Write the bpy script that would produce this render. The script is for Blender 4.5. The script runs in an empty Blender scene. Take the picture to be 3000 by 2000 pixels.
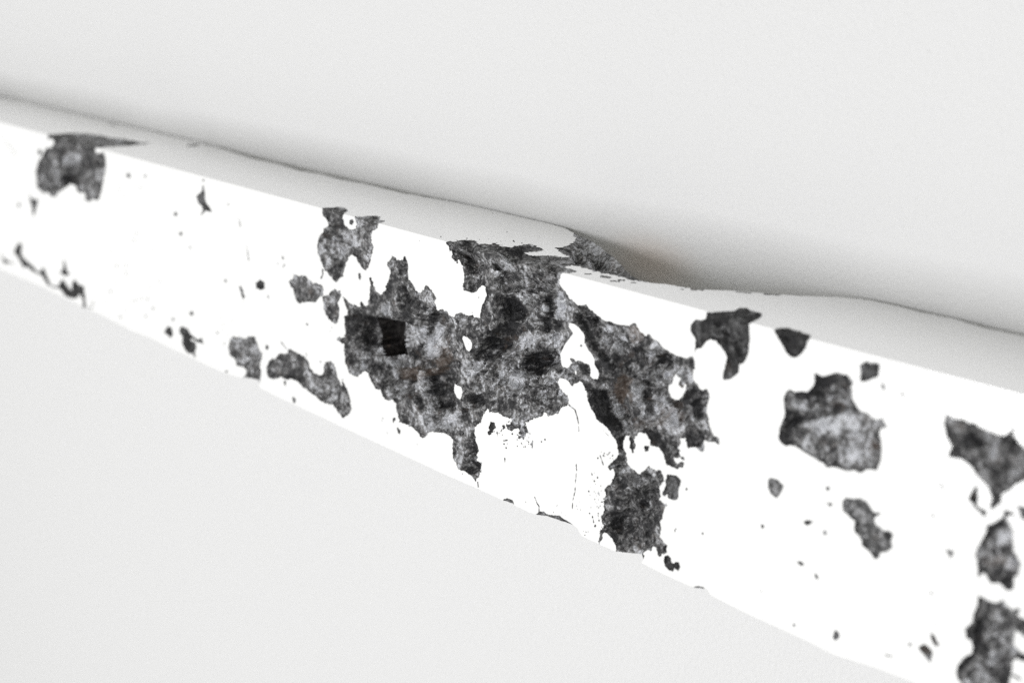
import bpy, math
import numpy as np
from mathutils import Matrix, Vector

# ------------------------------------------------------------------ camera
FPX = 4167.0                      # focal length in photo pixels (50 mm on a 36 mm sensor, 3000 px wide)
CAM_H = 0.25                      # camera height above the table (m)
T = 0.0357                        # slab thickness
Dv = np.array([-3700.0, 1230.0, -FPX]); Dv /= np.linalg.norm(Dv)
nT = np.array([-.762, -.18, 0.0]); nT[2] = -(nT[:2] @ Dv[:2]) / Dv[2]; nT /= np.linalg.norm(nT)
Xc = -Dv; Zc = nT; Yc = np.cross(Zc, Xc)
R = np.array([Xc, Yc, Zc])        # camera space -> world
scene = bpy.context.scene
cam_d = bpy.data.cameras.new('camera')
cam_d.lens = 50.0; cam_d.sensor_width = 36.0; cam_d.clip_start = 0.01; cam_d.clip_end = 50
cam = bpy.data.objects.new('camera', cam_d)
M = Matrix([list(R[0]) + [0], list(R[1]) + [0], list(R[2]) + [CAM_H], [0, 0, 0, 1]])
cam.matrix_world = M
scene.collection.objects.link(cam); scene.camera = cam

def ray(px, py):
    return R @ np.array([px - 1500.0, 1000.0 - py, -FPX])
def hit_z(px, py, z):
    r = ray(px, py); return np.array([0, 0, CAM_H]) + (z - CAM_H) / r[2] * r
def project(P):
    """world points (n,3) -> photo pixels (n,2) and depth"""
    c = (P - np.array([0, 0, CAM_H])) @ R
    return np.stack([1500 + c[:, 0] / -c[:, 2] * FPX, 1000 - c[:, 1] / -c[:, 2] * FPX], 1), -c[:, 2]

foc = hit_z(1430, 940, T)
cam_d.dof.use_dof = True
cam_d.dof.focus_distance = float(project(foc[None])[1][0])
cam_d.dof.aperture_fstop = 11.5
cam_d.dof.aperture_blades = 9

# ------------------------------------------------------------------ world, lamps, exposure
w = bpy.data.worlds.new('World'); scene.world = w; w.use_nodes = True
w.node_tree.nodes['Background'].inputs[0].default_value = (1.0, 1.0, 0.925, 1)
w.node_tree.nodes['Background'].inputs[1].default_value = 0.30
def area(name, loc, target, sx, sy, energy, col=(1, 1, 1)):
    d = bpy.data.lights.new(name, 'AREA'); d.shape = 'RECTANGLE'; d.size = sx; d.size_y = sy
    d.energy = energy; d.color = col
    o = bpy.data.objects.new(name, d); scene.collection.objects.link(o)
    o.location = loc
    o.rotation_euler = (Vector(target) - Vector(loc)).to_track_quat('-Z', 'Y').to_euler()
    return o
# tall window-like softbox behind the far end of the slab: the polished top mirrors it
area('window_softbox', (-3.9, -1.5, 2.75), (-0.27, -0.1, 0.03), 6.2, 5.6, 90.0, (0.985, 0.985, 1.0))
# broad side softbox: throws the soft shadow behind the slab
area('overhead_softbox', (-0.25, -0.13, 1.5), (-0.25, -0.07, 0.0), 1.3, 0.85, 16.5, (0.98, 0.98, 1.0))
scene.view_settings.view_transform = 'Standard'; scene.view_settings.look = 'None'
scene.view_settings.exposure = 0.0; scene.view_settings.gamma = 1.0
scene.cycles.max_bounces = 8; scene.cycles.diffuse_bounces = 5; scene.cycles.glossy_bounces = 4
scene.cycles.use_denoising = False

# ------------------------------------------------------------------ noise (numpy)
def _h(ix, iy, iz, seed):
    n = (ix.astype(np.int64) * 374761393 + iy.astype(np.int64) * 668265263 + iz.astype(np.int64) * 2147483647 + seed * 1274126177) & 0xFFFFFFFF
    n = ((n ^ (n >> 13)) * 1274126177) & 0xFFFFFFFF
    n = (n ^ (n >> 16)) & 0xFFFFFFFF
    n = (n * 2246822519) & 0xFFFFFFFF
    return ((n ^ (n >> 15)) & 0xFFFF) / 65535.0
def vnoise(x, y, seed=0):
    ix = np.floor(x); iy = np.floor(y); fx = x - ix; fy = y - iy
    fx = fx * fx * fx * (fx * (fx * 6 - 15) + 10); fy = fy * fy * fy * (fy * (fy * 6 - 15) + 10)
    z = np.zeros_like(ix)
    a = _h(ix, iy, z, seed); b = _h(ix + 1, iy, z, seed); c = _h(ix, iy + 1, z, seed); d = _h(ix + 1, iy + 1, z, seed)
    return (a + (b - a) * fx) * (1 - fy) + (c + (d - c) * fx) * fy
def fbm(x, y, seed=0, octv=4, gain=.5):
    s = 0; a = 1; t = 0
    for k in range(octv):
        s = s + a * (vnoise(x, y, seed + k * 17) * 2 - 1); t += a; a *= gain
        x, y = x * 1.87 + y * .7 + 3.1, y * 1.87 - x * .7 + 7.7
    return s / t
def worley(x, y, seed=0):
    ix = np.floor(x); iy = np.floor(y)
    f1 = np.full(x.shape, 9.0); f2 = np.full(x.shape, 9.0); z = np.zeros_like(ix)
    for dx in (-1, 0, 1):
        for dy in (-1, 0, 1):
            cx = ix + dx; cy = iy + dy
            px = cx + _h(cx, cy, z, seed); py = cy + _h(cx, cy, z, seed + 91)
            d = np.hypot(px - x, py - y)
            m = d < f1
            f2 = np.where(m, f1, np.minimum(f2, d)); f1 = np.where(m, d, f1)
    return f1, f2
def facets(x, y, seed=0):
    """nearest cell: random value and offset from its centre"""
    ix = np.floor(x); iy = np.floor(y); z = np.zeros_like(ix)
    f1 = np.full(x.shape, 9.0); hv = np.zeros(x.shape); h2 = np.zeros(x.shape); ox = np.zeros(x.shape); oy = np.zeros(x.shape)
    for dx in (-1, 0, 1):
        for dy in (-1, 0, 1):
            cx = ix + dx; cy = iy + dy
            px = cx + _h(cx, cy, z, seed); py = cy + _h(cx, cy, z, seed + 91)
            d = np.hypot(px - x, py - y); m = d < f1
            f1 = np.where(m, d, f1); hv = np.where(m, _h(cx, cy, z, seed + 5), hv); h2 = np.where(m, _h(cx, cy, z, seed + 6), h2)
            ox = np.where(m, x - px, ox); oy = np.where(m, y - py, oy)
    return hv, h2, ox, oy

# ------------------------------------------------------------------ outlines (measured on the photograph, crop coordinates)
CR = dict(A=(0, 200), B=(0, 600), C=(600, 500), D=(600, 900), E=(1200, 600), F=(1200, 1100), G=(1600, 700),
          H=(1600, 1200), I=(2250, 900), J=(2250, 1400), K=(2250, 1500), L=(1500, 1500))
KS = 750.0 / 2352.0
CR.update(M=(1000, 740), N=(1000, 1000), O=(1320, 740), Q=(1320, 980), U=(1650, 860), W=(1650, 1060))
KK = {c: (420 / 2352.0 if c in 'MNOQ' else 480 / 2352.0 if c in 'UW' else KS) for c in CR}
def P(*seq):
    """P('A', x,y,x,y..., 'B', x,y...) -> array of photo pixels"""
    out = []; c = None; buf = []; kk = KS
    for s in seq:
        if isinstance(s, str): c = CR[s] if s != 'S' else None; kk = KK.get(s, 1)
        else:
            buf.append(s)
            if len(buf) == 2:
                out.append(buf if c is None else [c[0] + buf[0] * kk, c[1] + buf[1] * kk]); buf = []
    return np.array(out, float)

upper = P('S', -760, 108, -260, 225, -60, 272, 0, 286, 64, 296, 128, 305, 179, 318, 255, 331, 287, 340, 351, 356, 383, 367, 446, 380, 526, 399, 560, 404,
          580, 412, 596, 422, 630, 430, 670, 442, 750, 468, 810, 480, 874, 500, 935, 510, 995, 526, 1078, 541, 1174, 565, 1289, 585, 1372, 600,
          1439, 613, 1487, 627, 1551, 641, 1600, 652, 1630, 661, 1655, 668, 1672, 678, 1717, 697, 1758, 720, 1800, 755, 1835, 790, 1870, 819,
          1910, 829, 1951, 832, 2046, 848, 2142, 851, 2238, 859, 2350, 867, 2400, 868, 2470, 871, 2546, 879, 2626, 895, 2706, 916, 2792, 932,
          2888, 961, 3000, 984, 3300, 1054)
lower = P('S', 3300, 2290, 3000, 2147, 2800, 2055, 2665, 1993, 2569, 1956, 2441, 1915, 2378, 1883, 2250, 1824, 2202, 1803, 2106, 1755, 2084, 1742,
          2071, 1725, 2026, 1718, 1946, 1682, 1880, 1648, 1889, 1626, 1885, 1623, 1842, 1619, 1804, 1615, 1753, 1592, 1704, 1569, 1691, 1546,
          1678, 1536, 1646, 1526, 1602, 1511, 1573, 1507, 1551, 1500, 1505, 1479, 1503, 1474, 1474, 1465, 1391, 1427, 1296, 1386, 1200, 1341,
          1110, 1300, 983, 1241, 868, 1187, 798, 1155, 759, 1134, 759, 1114, 734, 1107, 705, 1106, 661, 1093, 600, 1067, 568, 1050, 510, 1024, 446, 992,
          383, 967, 319, 933, 271, 910, 242, 901, 222, 886, 191, 873, 121, 838, 38, 804, 0, 788, -60, 760, -260, 668, -760, 437)
outline = np.vstack([upper, lower])

POS = []   # (polygon, max depth in px, edge roughness px, name)
def pit(poly, dep=30, rough=2.5, name='cavity', tone=0): POS.append([poly, dep, rough, name, tone])
NEG = []
STR = []   # strokes: (points, half width px)
DOT = []

BIG = P('E', 335,345,360,400,385,450,385,490,405,505,412,525,425,522,432,541,440,510,465,500,480,560,495,620,500,680,492,750,510,790,570,820,610,800,640,760,680,738,
        700,760,705,810,690,870,665,930,655,990,640,1030,600,1025,570,1005,540,1015,500,1000,460,990,425,1000,400,1030,370,1015,345,975,
        300,958,265,970,250,960,235,900,240,850,210,790,170,738,150,742,130,760,110,800,80,805,50,780,25,730,0,690,
        'C', 1870,940,1868,880,1865,850,1865,830,1850,812,1835,785,1815,815,1792,820,1770,820,1740,790,1720,778,1715,800,1705,810,1680,835,1675,870,1695,900,1700,930,1710,960,
        1685,990,1675,1040,1650,1100,1610,1130,1580,1110,1555,1070,1540,1010,1510,970,1520,1040,1510,1120,1505,1200,1505,1240,1480,1245,
        1440,1200,1420,1220,1430,1250,1390,1240,1345,1225,1310,1185,1265,1155,1280,1195,1305,1260,1310,1310,1280,1340,1285,1400,
        'D', 1285,150,1290,250,1285,280,1250,270,1225,248,1215,300,1250,325,1275,340,1280,420,1290,480,1300,540,1330,600,1390,640,1430,610,
        1465,592,1500,610,1520,680,1570,740,1610,760,1650,840,1680,855,1720,850,1750,880,1760,950,1790,1050,1840,1070,1900,1100,
        1950,1150,2000,1200,2030,1190,2050,1155,2100,1140,2200,1155,2250,1180,2280,1220,2275,1300,2280,1380,2310,1450,2350,1505,
        'F', 520,885,570,915,600,965,610,970,625,940,650,910,660,850,660,800,640,790,625,765,635,745,622,725,640,690,625,640,610,580,595,520,
        598,480,640,440,670,400,690,340,720,310,735,335,800,338,850,360,890,380,930,410,900,430,860,470,900,490,960,490,1000,480,
        1005,540,990,560,1020,600,1050,560,1080,520,1080,480,1060,440,1100,400,1150,395,1210,370,1240,335,1280,370,1330,365,1380,330,
        1410,290,1450,268,1460,250,1450,180,1410,150,1380,110,1355,65,1380,20,1440,45,1470,70,1490,100,1530,75,1560,45,1590,75,
        1610,110,1635,160,1630,220,1660,300,1690,350,1730,410,1760,440,1820,490,1870,560,1900,630,1920,720,1890,760,1850,800,
        1820,830,1830,870,1850,880,1870,860,1880,900,1865,940,1850,1000,1800,1020,1785,1060,1800,1110,1775,1150,1785,1210,
        1780,1260,1745,1290,1760,1330,1770,1370,1758,1420,1752,1470,1735,1545,1750,1558,1762,1490,1790,1440,1830,1450,1870,1500,1885,1568,
        'H', 640,1300,760,1340,895,1345,905,1310,935,1280,965,1290,980,1240,1000,1260,1020,1290,1020,1330,1045,1360,1065,1320,1090,1330,
        1110,1310,1110,1240,1075,1215,1050,1170,1055,1100,1050,1030,1080,970,1085,920,1110,880,1095,860,1070,850,1050,820,1050,760,
        1045,700,1085,650,1085,605,1050,560,1000,550,955,535,945,510,935,530,910,545,860,590,830,560,800,535,760,505,745,480,
        740,430,725,370,710,310,725,250,740,235,765,240,770,300,765,345,785,360,790,400,808,395,806,370,810,340,815,280,820,240,850,215,
        890,215,930,240,955,280,950,325,905,328,890,350,910,385,940,380,955,340,1000,335,1040,350,1080,400,1085,440,1100,490,
        1140,525,1180,525,1200,545,1215,550,1225,530,1255,525,1265,490,1245,470,1272,462,1285,437,1250,425,1225,375,1215,345,
        1240,310,1235,265,1275,260,1290,310,1305,355,1350,345,1385,345,1410,375,1425,395,1450,360,1445,310,1460,285,1490,290,1530,290,
        1590,320,1595,255,1545,240,1520,190,1500,130,1490,60,1475,0,
        'G', 1485,1500,1500,1420,1480,1375,1440,1380,1400,1350,1370,1320,1350,1280,1355,1200,1372,1185,1360,1140,1357,1090,1358,1050,1345,1070,
        1310,1095,1270,1098,1235,1075,1190,1065,1140,1040,1105,1020,1060,980,1020,940,980,905,945,880,915,885,870,850,840,810,
        825,775,790,773,760,790,715,798,660,785,610,765,580,752,550,755,500,725,460,680,415,650,390,625,375,602,330,605,290,605,250,575,
        210,530,180,490,140,440,125,400,120,360,133,345,140,322,
        'E', 1440,630,1540,612,1490,592,1432,578,1435,560,1500,562,1600,578,1690,610,1780,632,1870,645,1950,668,2080,693,2150,690,
        2140,640,2000,540,1880,400,1750,300,1620,230,1480,200,1480,240,1510,260,1500,285,1530,310,1510,345,1460,370,1400,390,1330,395,
        1380,415,1350,430,1410,450,1460,475,1400,480,1330,470,1250,468,1160,470,1100,460,1060,440,1120,432,1190,428,1230,415,
        1210,395,1160,375,1090,362,1010,372,940,388,880,390,830,375,790,352,720,358,640,358,610,340,600,325,520,320,430,328,350,338)
pit(BIG, 84, 2.2)
NEG += [P('G', 215,765,260,775,300,805,340,850,360,900,358,950,385,1005,430,1060,450,1110,450,1150,480,1200,495,1240,475,1290,430,1290,
          400,1260,405,1200,395,1160,350,1140,300,1120,270,1130,250,1105,225,1100,245,1140,225,1150,215,1180,190,1190,150,1180,130,1130,
          125,1060,150,1000,175,960,200,920,240,870,225,840,205,810),
        P('G', 265,1200,285,1215,280,1255,262,1240),
        P('E', 490,1195,530,1210,565,1235,580,1280,575,1320,545,1350,520,1335,500,1290,482,1230),
        P('F', 415,72,445,90,480,95,490,140,485,190,465,222,430,205,410,160,400,110),
        P('G', 1195,1225,1215,1260,1245,1275,1225,1300,1220,1340,1250,1360,1270,1325,1293,1325,1290,1390,1260,1440,1225,1480,1190,1480,
          1140,1455,1120,1400,1120,1345,1155,1325,1165,1270),
        P('H', 1165,435,1210,445,1235,430,1255,465,1230,485,1215,505,1190,495)]
pit(P('A', 440,612,560,604,700,597,850,605,960,625,1060,645,1150,650,1230,670,1300,685,1375,680,1340,697,1200,712,1000,724,930,732,880,735,
      875,760,900,785,950,765,975,850,975,900,965,960,955,1020,935,1100,920,1180,895,1215,850,1205,820,1230,785,1210,775,1140,740,1150,
      710,1130,690,1085,650,1060,600,1100,550,1130,520,1175,470,1180,440,1140,410,1150,370,1130,335,1080,335,1020,325,960,335,920,
      345,870,380,810,400,765,425,735,470,730,495,685,480,655,440,650,433,630), 30, 1.6)
pit(P('A', 1868,1080,1880,1130,1880,1180,1890,1240,1920,1275,1940,1320,1890,1305,1850,1345,1870,1300,1855,1260,1825,1235,1815,1200,1802,1180,1850,1140), 12, 1)
pit(P('A', 275,1160,290,1200,310,1215,335,1195,345,1220,325,1290,312,1350,300,1340,300,1270,280,1215), 8, 1)
pit(P('A', 350,760,365,745,385,775,365,800,355,780), 6, 1)
pit(P('B', 180,345,200,380,190,430,205,480,260,530,300,570,350,620,375,615,385,585,405,580,415,620,440,680,465,745,440,730,405,680,385,645,
      340,625,290,600,245,560,215,580,190,520,160,470,130,435,145,400), 12, 1)
pit(P('B', 530,755,560,710,575,680,600,720,630,765,660,790,665,720,690,690,720,730,770,750,770,800,780,860,785,930,760,945,765,880,740,815,
      710,840,680,860,600,840,580,800,545,765,500,758,465,740), 16, 1)
pit(P('B', 590,510,600,560,610,600,635,635,600,650,555,620,580,590), 8, 1)
pit(P('B', 10,450,40,500,75,520,50,545,30,510), 6, 1)
pit(P('B', 1550,1115,1580,1140,1585,1190,1565,1225,1550,1195,1510,1180,1525,1140), 10, 1)
pit(P('B', 1670,1120,1720,1140,1750,1190,1810,1240,1840,1238,1850,1225,1865,1270,1800,1252,1760,1222,1750,1245,1790,1265,1800,1310,1785,1360,1800,1395,1780,1390,1775,1360,
      1740,1365,1710,1340,1680,1280,1680,1210,1650,1170,1655,1135), 14, 1)
pit(P('C', 1080,348,1110,340,1200,337,1290,343,1320,368,1295,388,1272,410,1270,440,1285,490,1320,535,1350,545,1385,530,1395,500,1380,460,
      1375,423,1420,420,1500,415,1580,412,1620,428,1600,455,1655,465,1600,485,1585,530,1560,548,1535,560,1530,600,1530,650,1545,700,
      1540,760,1520,830,1495,890,1480,920,1450,900,1420,855,1390,800,1355,778,1325,790,1310,830,1285,890,1270,970,1230,1010,1205,1028,
      1175,1000,1150,960,1120,925,1100,920,1080,860,1050,800,1035,740,1035,680,1045,610,1080,570,1090,535,1130,505,1135,470,1105,440,1085,430), 30, 1.6)
pit(P('C', 1335,455,1355,450,1372,470,1350,500,1330,480), 6, 1)
pit(P('C', 770,1020,810,985,815,955,850,955,900,965,920,955,950,980,970,1010,990,1040,1030,1030,1080,1060,1095,1100,1085,1150,1050,1170,
      1025,1205,1000,1215,960,1200,900,1210,860,1232,840,1190,825,1150,810,1090,785,1060), 18, 2)
pit(P('C', 1190,1085,1225,1115,1240,1090,1250,1120,1260,1145,1240,1165,1220,1210,1235,1270,1235,1330,1225,1390,1190,1410,1150,1370,
      1110,1320,1090,1260,1090,1200,1080,1150,1140,1145,1155,1110), 18, 1.6)
pit(P('C', 470,1030,510,1005,545,1030,548,1085,510,1090,475,1080), 10, 1)
pit(P('C', 1410,950,1425,945,1432,975,1425,1005,1410,980), 6, 1)
pit(P('C', 320,1065,340,1085,352,1130,362,1150,350,1172,340,1130), 7, 1)
pit(P('D', 260,262,310,270,360,285,400,270,440,258,465,280,480,330,490,375,520,410,528,450,515,500,512,560,518,620,503,690,495,700,420,668,310,655,
      355,638,385,615,380,570,350,550,300,540,280,480,230,440,215,380,225,320,235,280), 20, 2)
pit(P('D', 765,382,800,385,840,410,880,435,925,460,950,510,1000,600,1040,625,1085,615,1090,560,1100,500,1130,482,1190,520,1205,580,
      1225,650,1260,720,1265,665,1285,700,1310,760,1335,850,1350,920,1340,970,1300,1000,1260,1015,1240,980,1200,930,1170,895,
      1110,885,1060,850,980,790,900,730,850,680,800,665,740,660,700,640,650,662,590,650,565,600,570,540,610,465,640,470,680,425,720,430,755,425), 24, 2.2)
pit(P('D', 725,675,748,680,740,718), 5, 1); pit(P('D', 810,825,830,840,828,880,812,870), 5, 1)
pit(P('D', 1725,1030,1745,1000,1755,1030,1730,1055), 5, 1); pit(P('D', 1770,1105,1790,1130,1790,1160,1772,1150), 5, 1)
pit(P('D', 565,350,578,350,582,370,574,388,565,375), 5, 1)
pit(P('F', 740,420,770,440,775,480,748,510,790,518,720,540,725,490), 6, 1.5)
pit(P('F', 855,1150,865,1135,900,1128,945,1145,958,1180,860,1165), 6, 1.2)
pit(P('F', 1160,1280,1190,1245,1230,1260,1290,1275,1370,1290,1430,1325,1480,1355,1500,1382,1400,1355,1260,1308), 6, 2.4)
pit(P('L', 1660,692,1690,680,1760,690,1795,712,1700,715), 6, 1)
pit(P('H', 1130,590,1200,600,1235,650,1235,700,1220,750,1220,800,1180,828,1130,810,1115,770,1085,790,1060,770,1085,740,1105,690,1090,650,1110,610), 16, 2)
pit(P('H', 1095,1340,1120,1335,1140,1360,1150,1400,1180,1420,1185,1400,1215,1400,1228,1440,1215,1475,1190,1460,1175,1440,1165,1480,1130,1470,
      1095,1425,1082,1380), 14, 1)
pit(P('G', 1475,670,1530,672,1600,668,1680,665,1740,655,1780,635,1850,635,1890,655,1930,665,1990,680,1975,715,1930,745,1890,765,1870,782,
      1865,830,1870,920,1865,1010,1850,1080,1815,1140,1775,1155,1770,1220,1740,1250,1700,1280,1625,1300,1622,1250,1640,1180,1660,1090,
      1645,1040,1610,990,1560,940,1510,920,1470,940,1440,980,1425,1005,1385,1005,1365,1050,1355,1055,1368,990,1370,930,1350,880,1328,840,
      1330,790,1370,745,1430,745,1465,735,1474,700), 34, 1.2, 'cavity', -1)
pit(P('I', 50,205,90,195,140,188,180,190,240,205,290,215,340,240,395,255,385,290,365,310,345,380,290,440,240,470,200,455,160,400,110,320,80,260), 22, 1, 'cavity', -1)
pit(P('I', 845,530,870,510,905,490,940,510,1025,512,1030,550,1015,640,940,665,870,685,845,660,852,600), 18, 1, 'cavity', -1)
pit(P('I', 430,600,490,630,560,625,610,600,640,595,680,615,730,620,765,660,795,688,770,720,770,780,780,850,820,920,870,960,930,970,980,1020,
      1020,1030,1045,1005,1065,1040,1095,1100,1050,1110,1030,1140,1040,1250,1050,1300,1035,1400,1025,1440,1005,1500,960,1490,900,1495,
      850,1525,800,1500,710,1505,650,1480,600,1465,540,1470,500,1430,420,1380,330,1330,250,1275,200,1265,170,1280,120,1240,95,1190,
      100,1120,130,1060,155,1000,155,920,140,850,150,800,200,750,240,775,310,770,360,780,410,735,430,680), 34, 1.4)
pit(P('I', 1042,690,1065,705,1078,735,1070,765,1050,750), 5, 1)
pit(P('I', 1635,975,1680,1000,1740,1025,1800,1020,1850,1055,1900,1060,1950,1100,2030,1130,2100,1155,2170,1170,2220,1150,2270,1080,
      2300,1035,2315,1050,2260,1130,2260,1180,2300,1230,2352,1280,2600,1420,2600,1500,
      'J', 2420,0,2280,60,2200,130,2150,150,2140,230,2100,250,2070,290,2040,280,2055,190,2040,120,2000,50,1940,0,
      'I', 1880,1480,1830,1430,1760,1385,1670,1380,1650,1350,1690,1290,1640,1180,1620,1080), 34, 1.4)
pit(P('J', 1920,70,1930,130,1925,200,1910,240,1930,270,1970,290,2005,300,2000,345,1980,350,1955,310,1900,270,1880,225,1840,195,1865,150,1885,100), 12, 1)
pit(P('J', 2290,255,2352,270,2600,250,2600,420,2352,380,2320,350,2320,300), 14, 1)
pit(P('J', 2170,290,2200,300,2270,335,2200,340,2190,380,2165,375), 12, 1)
pit(P('J', 2010,430,2060,415,2120,375,2160,360,2200,380,2230,440,2255,500,2255,600,2265,680,2300,740,2325,790,2305,850,2300,890,2260,910,
      2255,1030,2200,1030,2160,995,2120,960,2050,970,2020,920,1980,870,1930,915,1925,830,1920,760,1900,710,1920,640,1970,560,2005,490), 30, 1.4)
pit(P('K', 1930,760,2050,820,2110,825,2150,800,2200,855,2250,895,2290,880,2320,895,2290,945,2352,975,2600,990,2600,1230,2352,1150,2310,1105,
      2270,1090,2260,1150,2265,1220,2310,1270,2352,1300,2600,1350,2600,1450,2352,1370,2290,1345,2250,1370,2240,1450,2225,1530,2200,1620,
      2180,1760,2000,1900,1800,1780,1780,1640,1780,1560,1745,1530,1725,1470,1750,1400,1800,1330,1870,1290,1885,1230,1870,1170,1820,1150,
      1810,1070,1880,1010,1890,940,1925,850), 34, 1.6)
pit(P('J', 715,175,760,190,850,188,900,205,940,270,980,315,1030,318,1035,335,990,350,975,380,1000,430,1060,480,1120,485,1150,520,1130,570,
      1140,630,1100,670,1030,690,1020,735,980,740,950,690,890,640,860,620,860,570,830,530,785,475,800,400,760,375,730,340,690,290,675,250,680,210), 18, 1.8, 'cavity', 1)
pit(P('J', 10,10,40,0,90,20,140,70,125,120,100,160,75,180,30,140,0,80), 8, 1, 'cavity', 1)
pit(P('J', 265,765,300,765,335,795,300,805), 5, 1); pit(P('J', 435,880,455,895,462,925,440,915), 4, 1)
pit(P('J', 1640,655,1710,675,1690,700,1680,740,1665,700), 5, 1); pit(P('J', 620,1395,650,1420,655,1460,620,1490,595,1460), 6, 1)
pit(P('J', 330,400,365,385,410,400,375,420,358,435), 5, 1)
pit(P('K', 1500,1105,1530,1140,1550,1190,1575,1210,1550,1230,1525,1210,1500,1150), 8, 1)
pit(P('K', 1385,1240,1430,1210,1480,1240,1510,1280,1500,1330,1490,1375,1465,1340,1430,1300), 8, 1)

def stroke(hw, *seq): STR.append((P(*seq), hw))
stroke(.55, 'A', 20,635,100,730,150,800); stroke(.9, 'A', 2195,1380,2210,1450); stroke(1.2, 'B', 855,890,845,950,790,940)
stroke(1.5, 'B', 75,520,125,545); stroke(2.0, 'B', 2208,755,2230,800,2235,860); stroke(.8, 'B', 2262,330,2270,400,2285,510)
stroke(.7, 'B', 2195,150,2210,200); stroke(.7, 'B', 1160,540,1158,650); stroke(1.2, 'C', 580,1150,585,1185)
stroke(.8, 'C', 350,1190,350,1250); stroke(.9, 'C', 380,640,390,720,405,820); stroke(.8, 'C', 315,440,325,510)
stroke(1.6, 'C', 1068,990,1085,950,1080,900); stroke(1.0, 'D', 700,320,750,380); stroke(1.4, 'D', 930,420,935,455)
stroke(1.2, 'F', 1460,265,1520,315,1540,380,1555,450,1555,510); stroke(1.0, 'F', 1530,800,1535,880,1525,960,1520,1060,1500,1140,1495,1220)
stroke(1.1, 'F', 1150,1115,1165,1160,1190,1200,1190,1245); stroke(1.0, 'F', 1750,730,1780,820); stroke(1.3, 'F', 1680,1290,1690,1345)
stroke(.9, 'F', 1780,500,1825,550); stroke(1.4, 'F', 1130,600,1127,660); stroke(1.2, 'F', 862,597,900,592); stroke(1.3, 'F', 875,755,877,790)
stroke(1.4, 'F', 625,975,632,1020); stroke(1.6, 'J', 1575,45,1615,100); stroke(1.5, 'K', 1080,1305,1135,1325); stroke(2.5, 'K', 2250,1495,2320,1530)
stroke(1.6, 'J', 535,230,590,240); stroke(1.1, 'F', 805,520,805,555); stroke(1.2, 'H', 1195,1090,1178,1120)
# worn dabs on the shaded side face
stroke(2.4, 'G', 1130,408,1290,440); stroke(2.6, 'G', 1340,460,1440,462); stroke(2.0, 'G', 840,378,1000,395); stroke(1.6, 'G', 1560,463,1640,466)
stroke(2.8, 'G', 510,345,600,355); stroke(1.5, 'G', 590,385,670,390); stroke(1.2, 'G', 350,320,420,322); stroke(1.5, 'G', 1235,460,1262,462)
stroke(1.6, 'G', 660,375,720,380); stroke(1.2, 'G', 780,400,830,402); stroke(1.2, 'G', 1750,485,1900,500); stroke(1.5, 'G', 2000,505,2150,515)
stroke(2.0, 'A', 1730,712,1825,705); stroke(1.2, 'A', 1000,510,1070,530); stroke(2.0, 'A', 770,400,825,405)
for c, x, y, r in [('A',1180,985,14),('A',1335,990,10),('A',1612,1340,12),('A',1660,1520,10),('A',175,1250,12),('A',1868,1030,8),('B',1762,995,13),
        ('B',2073,695,7),('B',1405,950,8),('B',1590,1050,8),('B',2080,1530,8),('B',2060,1275,7),('B',1995,1170,5),('B',1355,865,6),('B',1300,860,5),
        ('B',1750,390,6),('B',1015,795,6),('B',1105,1030,6),('C',192,1010,9),('C',940,1410,6),('C',115,1490,7),('C',215,310,6),('D',1062,500,6),
        ('F',1705,1380,9),('F',485,900,5),('F',70,630,4),('J',550,95,13),('J',570,240,12),('J',525,500,13),('J',1520,345,10),('J',1500,1055,8),
        ('J',240,1350,8),('J',1305,1525,10),('H',1988,1070,14),('H',1438,1135,8),('H',1290,728,8),('I',1237,800,12),('E',90,330,4),('E',1575,1295,7),
        ('E',455,870,3),('E',635,850,4),('E',575,990,4),('E',540,1275,3),('E',288,293,4),('E',760,78,4),('L',2290,725,5),('B',170,865,7)]:
    DOT.append((CR[c][0] + x * KS, CR[c][1] + y * KS, r * KS * 1.25))
# clouds of tiny specks: centre x,y  radius x,y  count
rs = np.random.RandomState(5)
for cx, cy, rx, ry, n, rr in [(1530,1290,50,28,46,1.5),(1745,1450,22,90,60,1.6),(1700,1560,40,26,26,1.3),(1640,1490,70,24,22,1.1),(1470,1250,40,20,22,1.3),
        (320,870,130,80,34,1.5),(420,720,120,130,22,1.2),(1780,1330,22,26,24,1.8),(390,560,100,30,16,1.4),(650,960,60,60,14,1.2),(1180,960,18,40,9,1.2),
        (1560,1480,120,40,18,1.0),(1500,700,140,22,26,1.3),(2000,760,160,25,1,1.0),(1110,1240,40,30,8,1.1),(960,960,30,20,4,1.0),(1440,745,60,14,14,1.3),
        (2700,1700,200,200,8,1.4),(830,760,12,20,12,1.4),(1140,790,14,24,12,1.3)]:
    for k in range(n):
        a, b = rs.normal(0, .5, 2); DOT.append((cx + a * rx, cy + b * ry, rr * (.5 + 1.1 * rs.rand() ** 2)))

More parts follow.
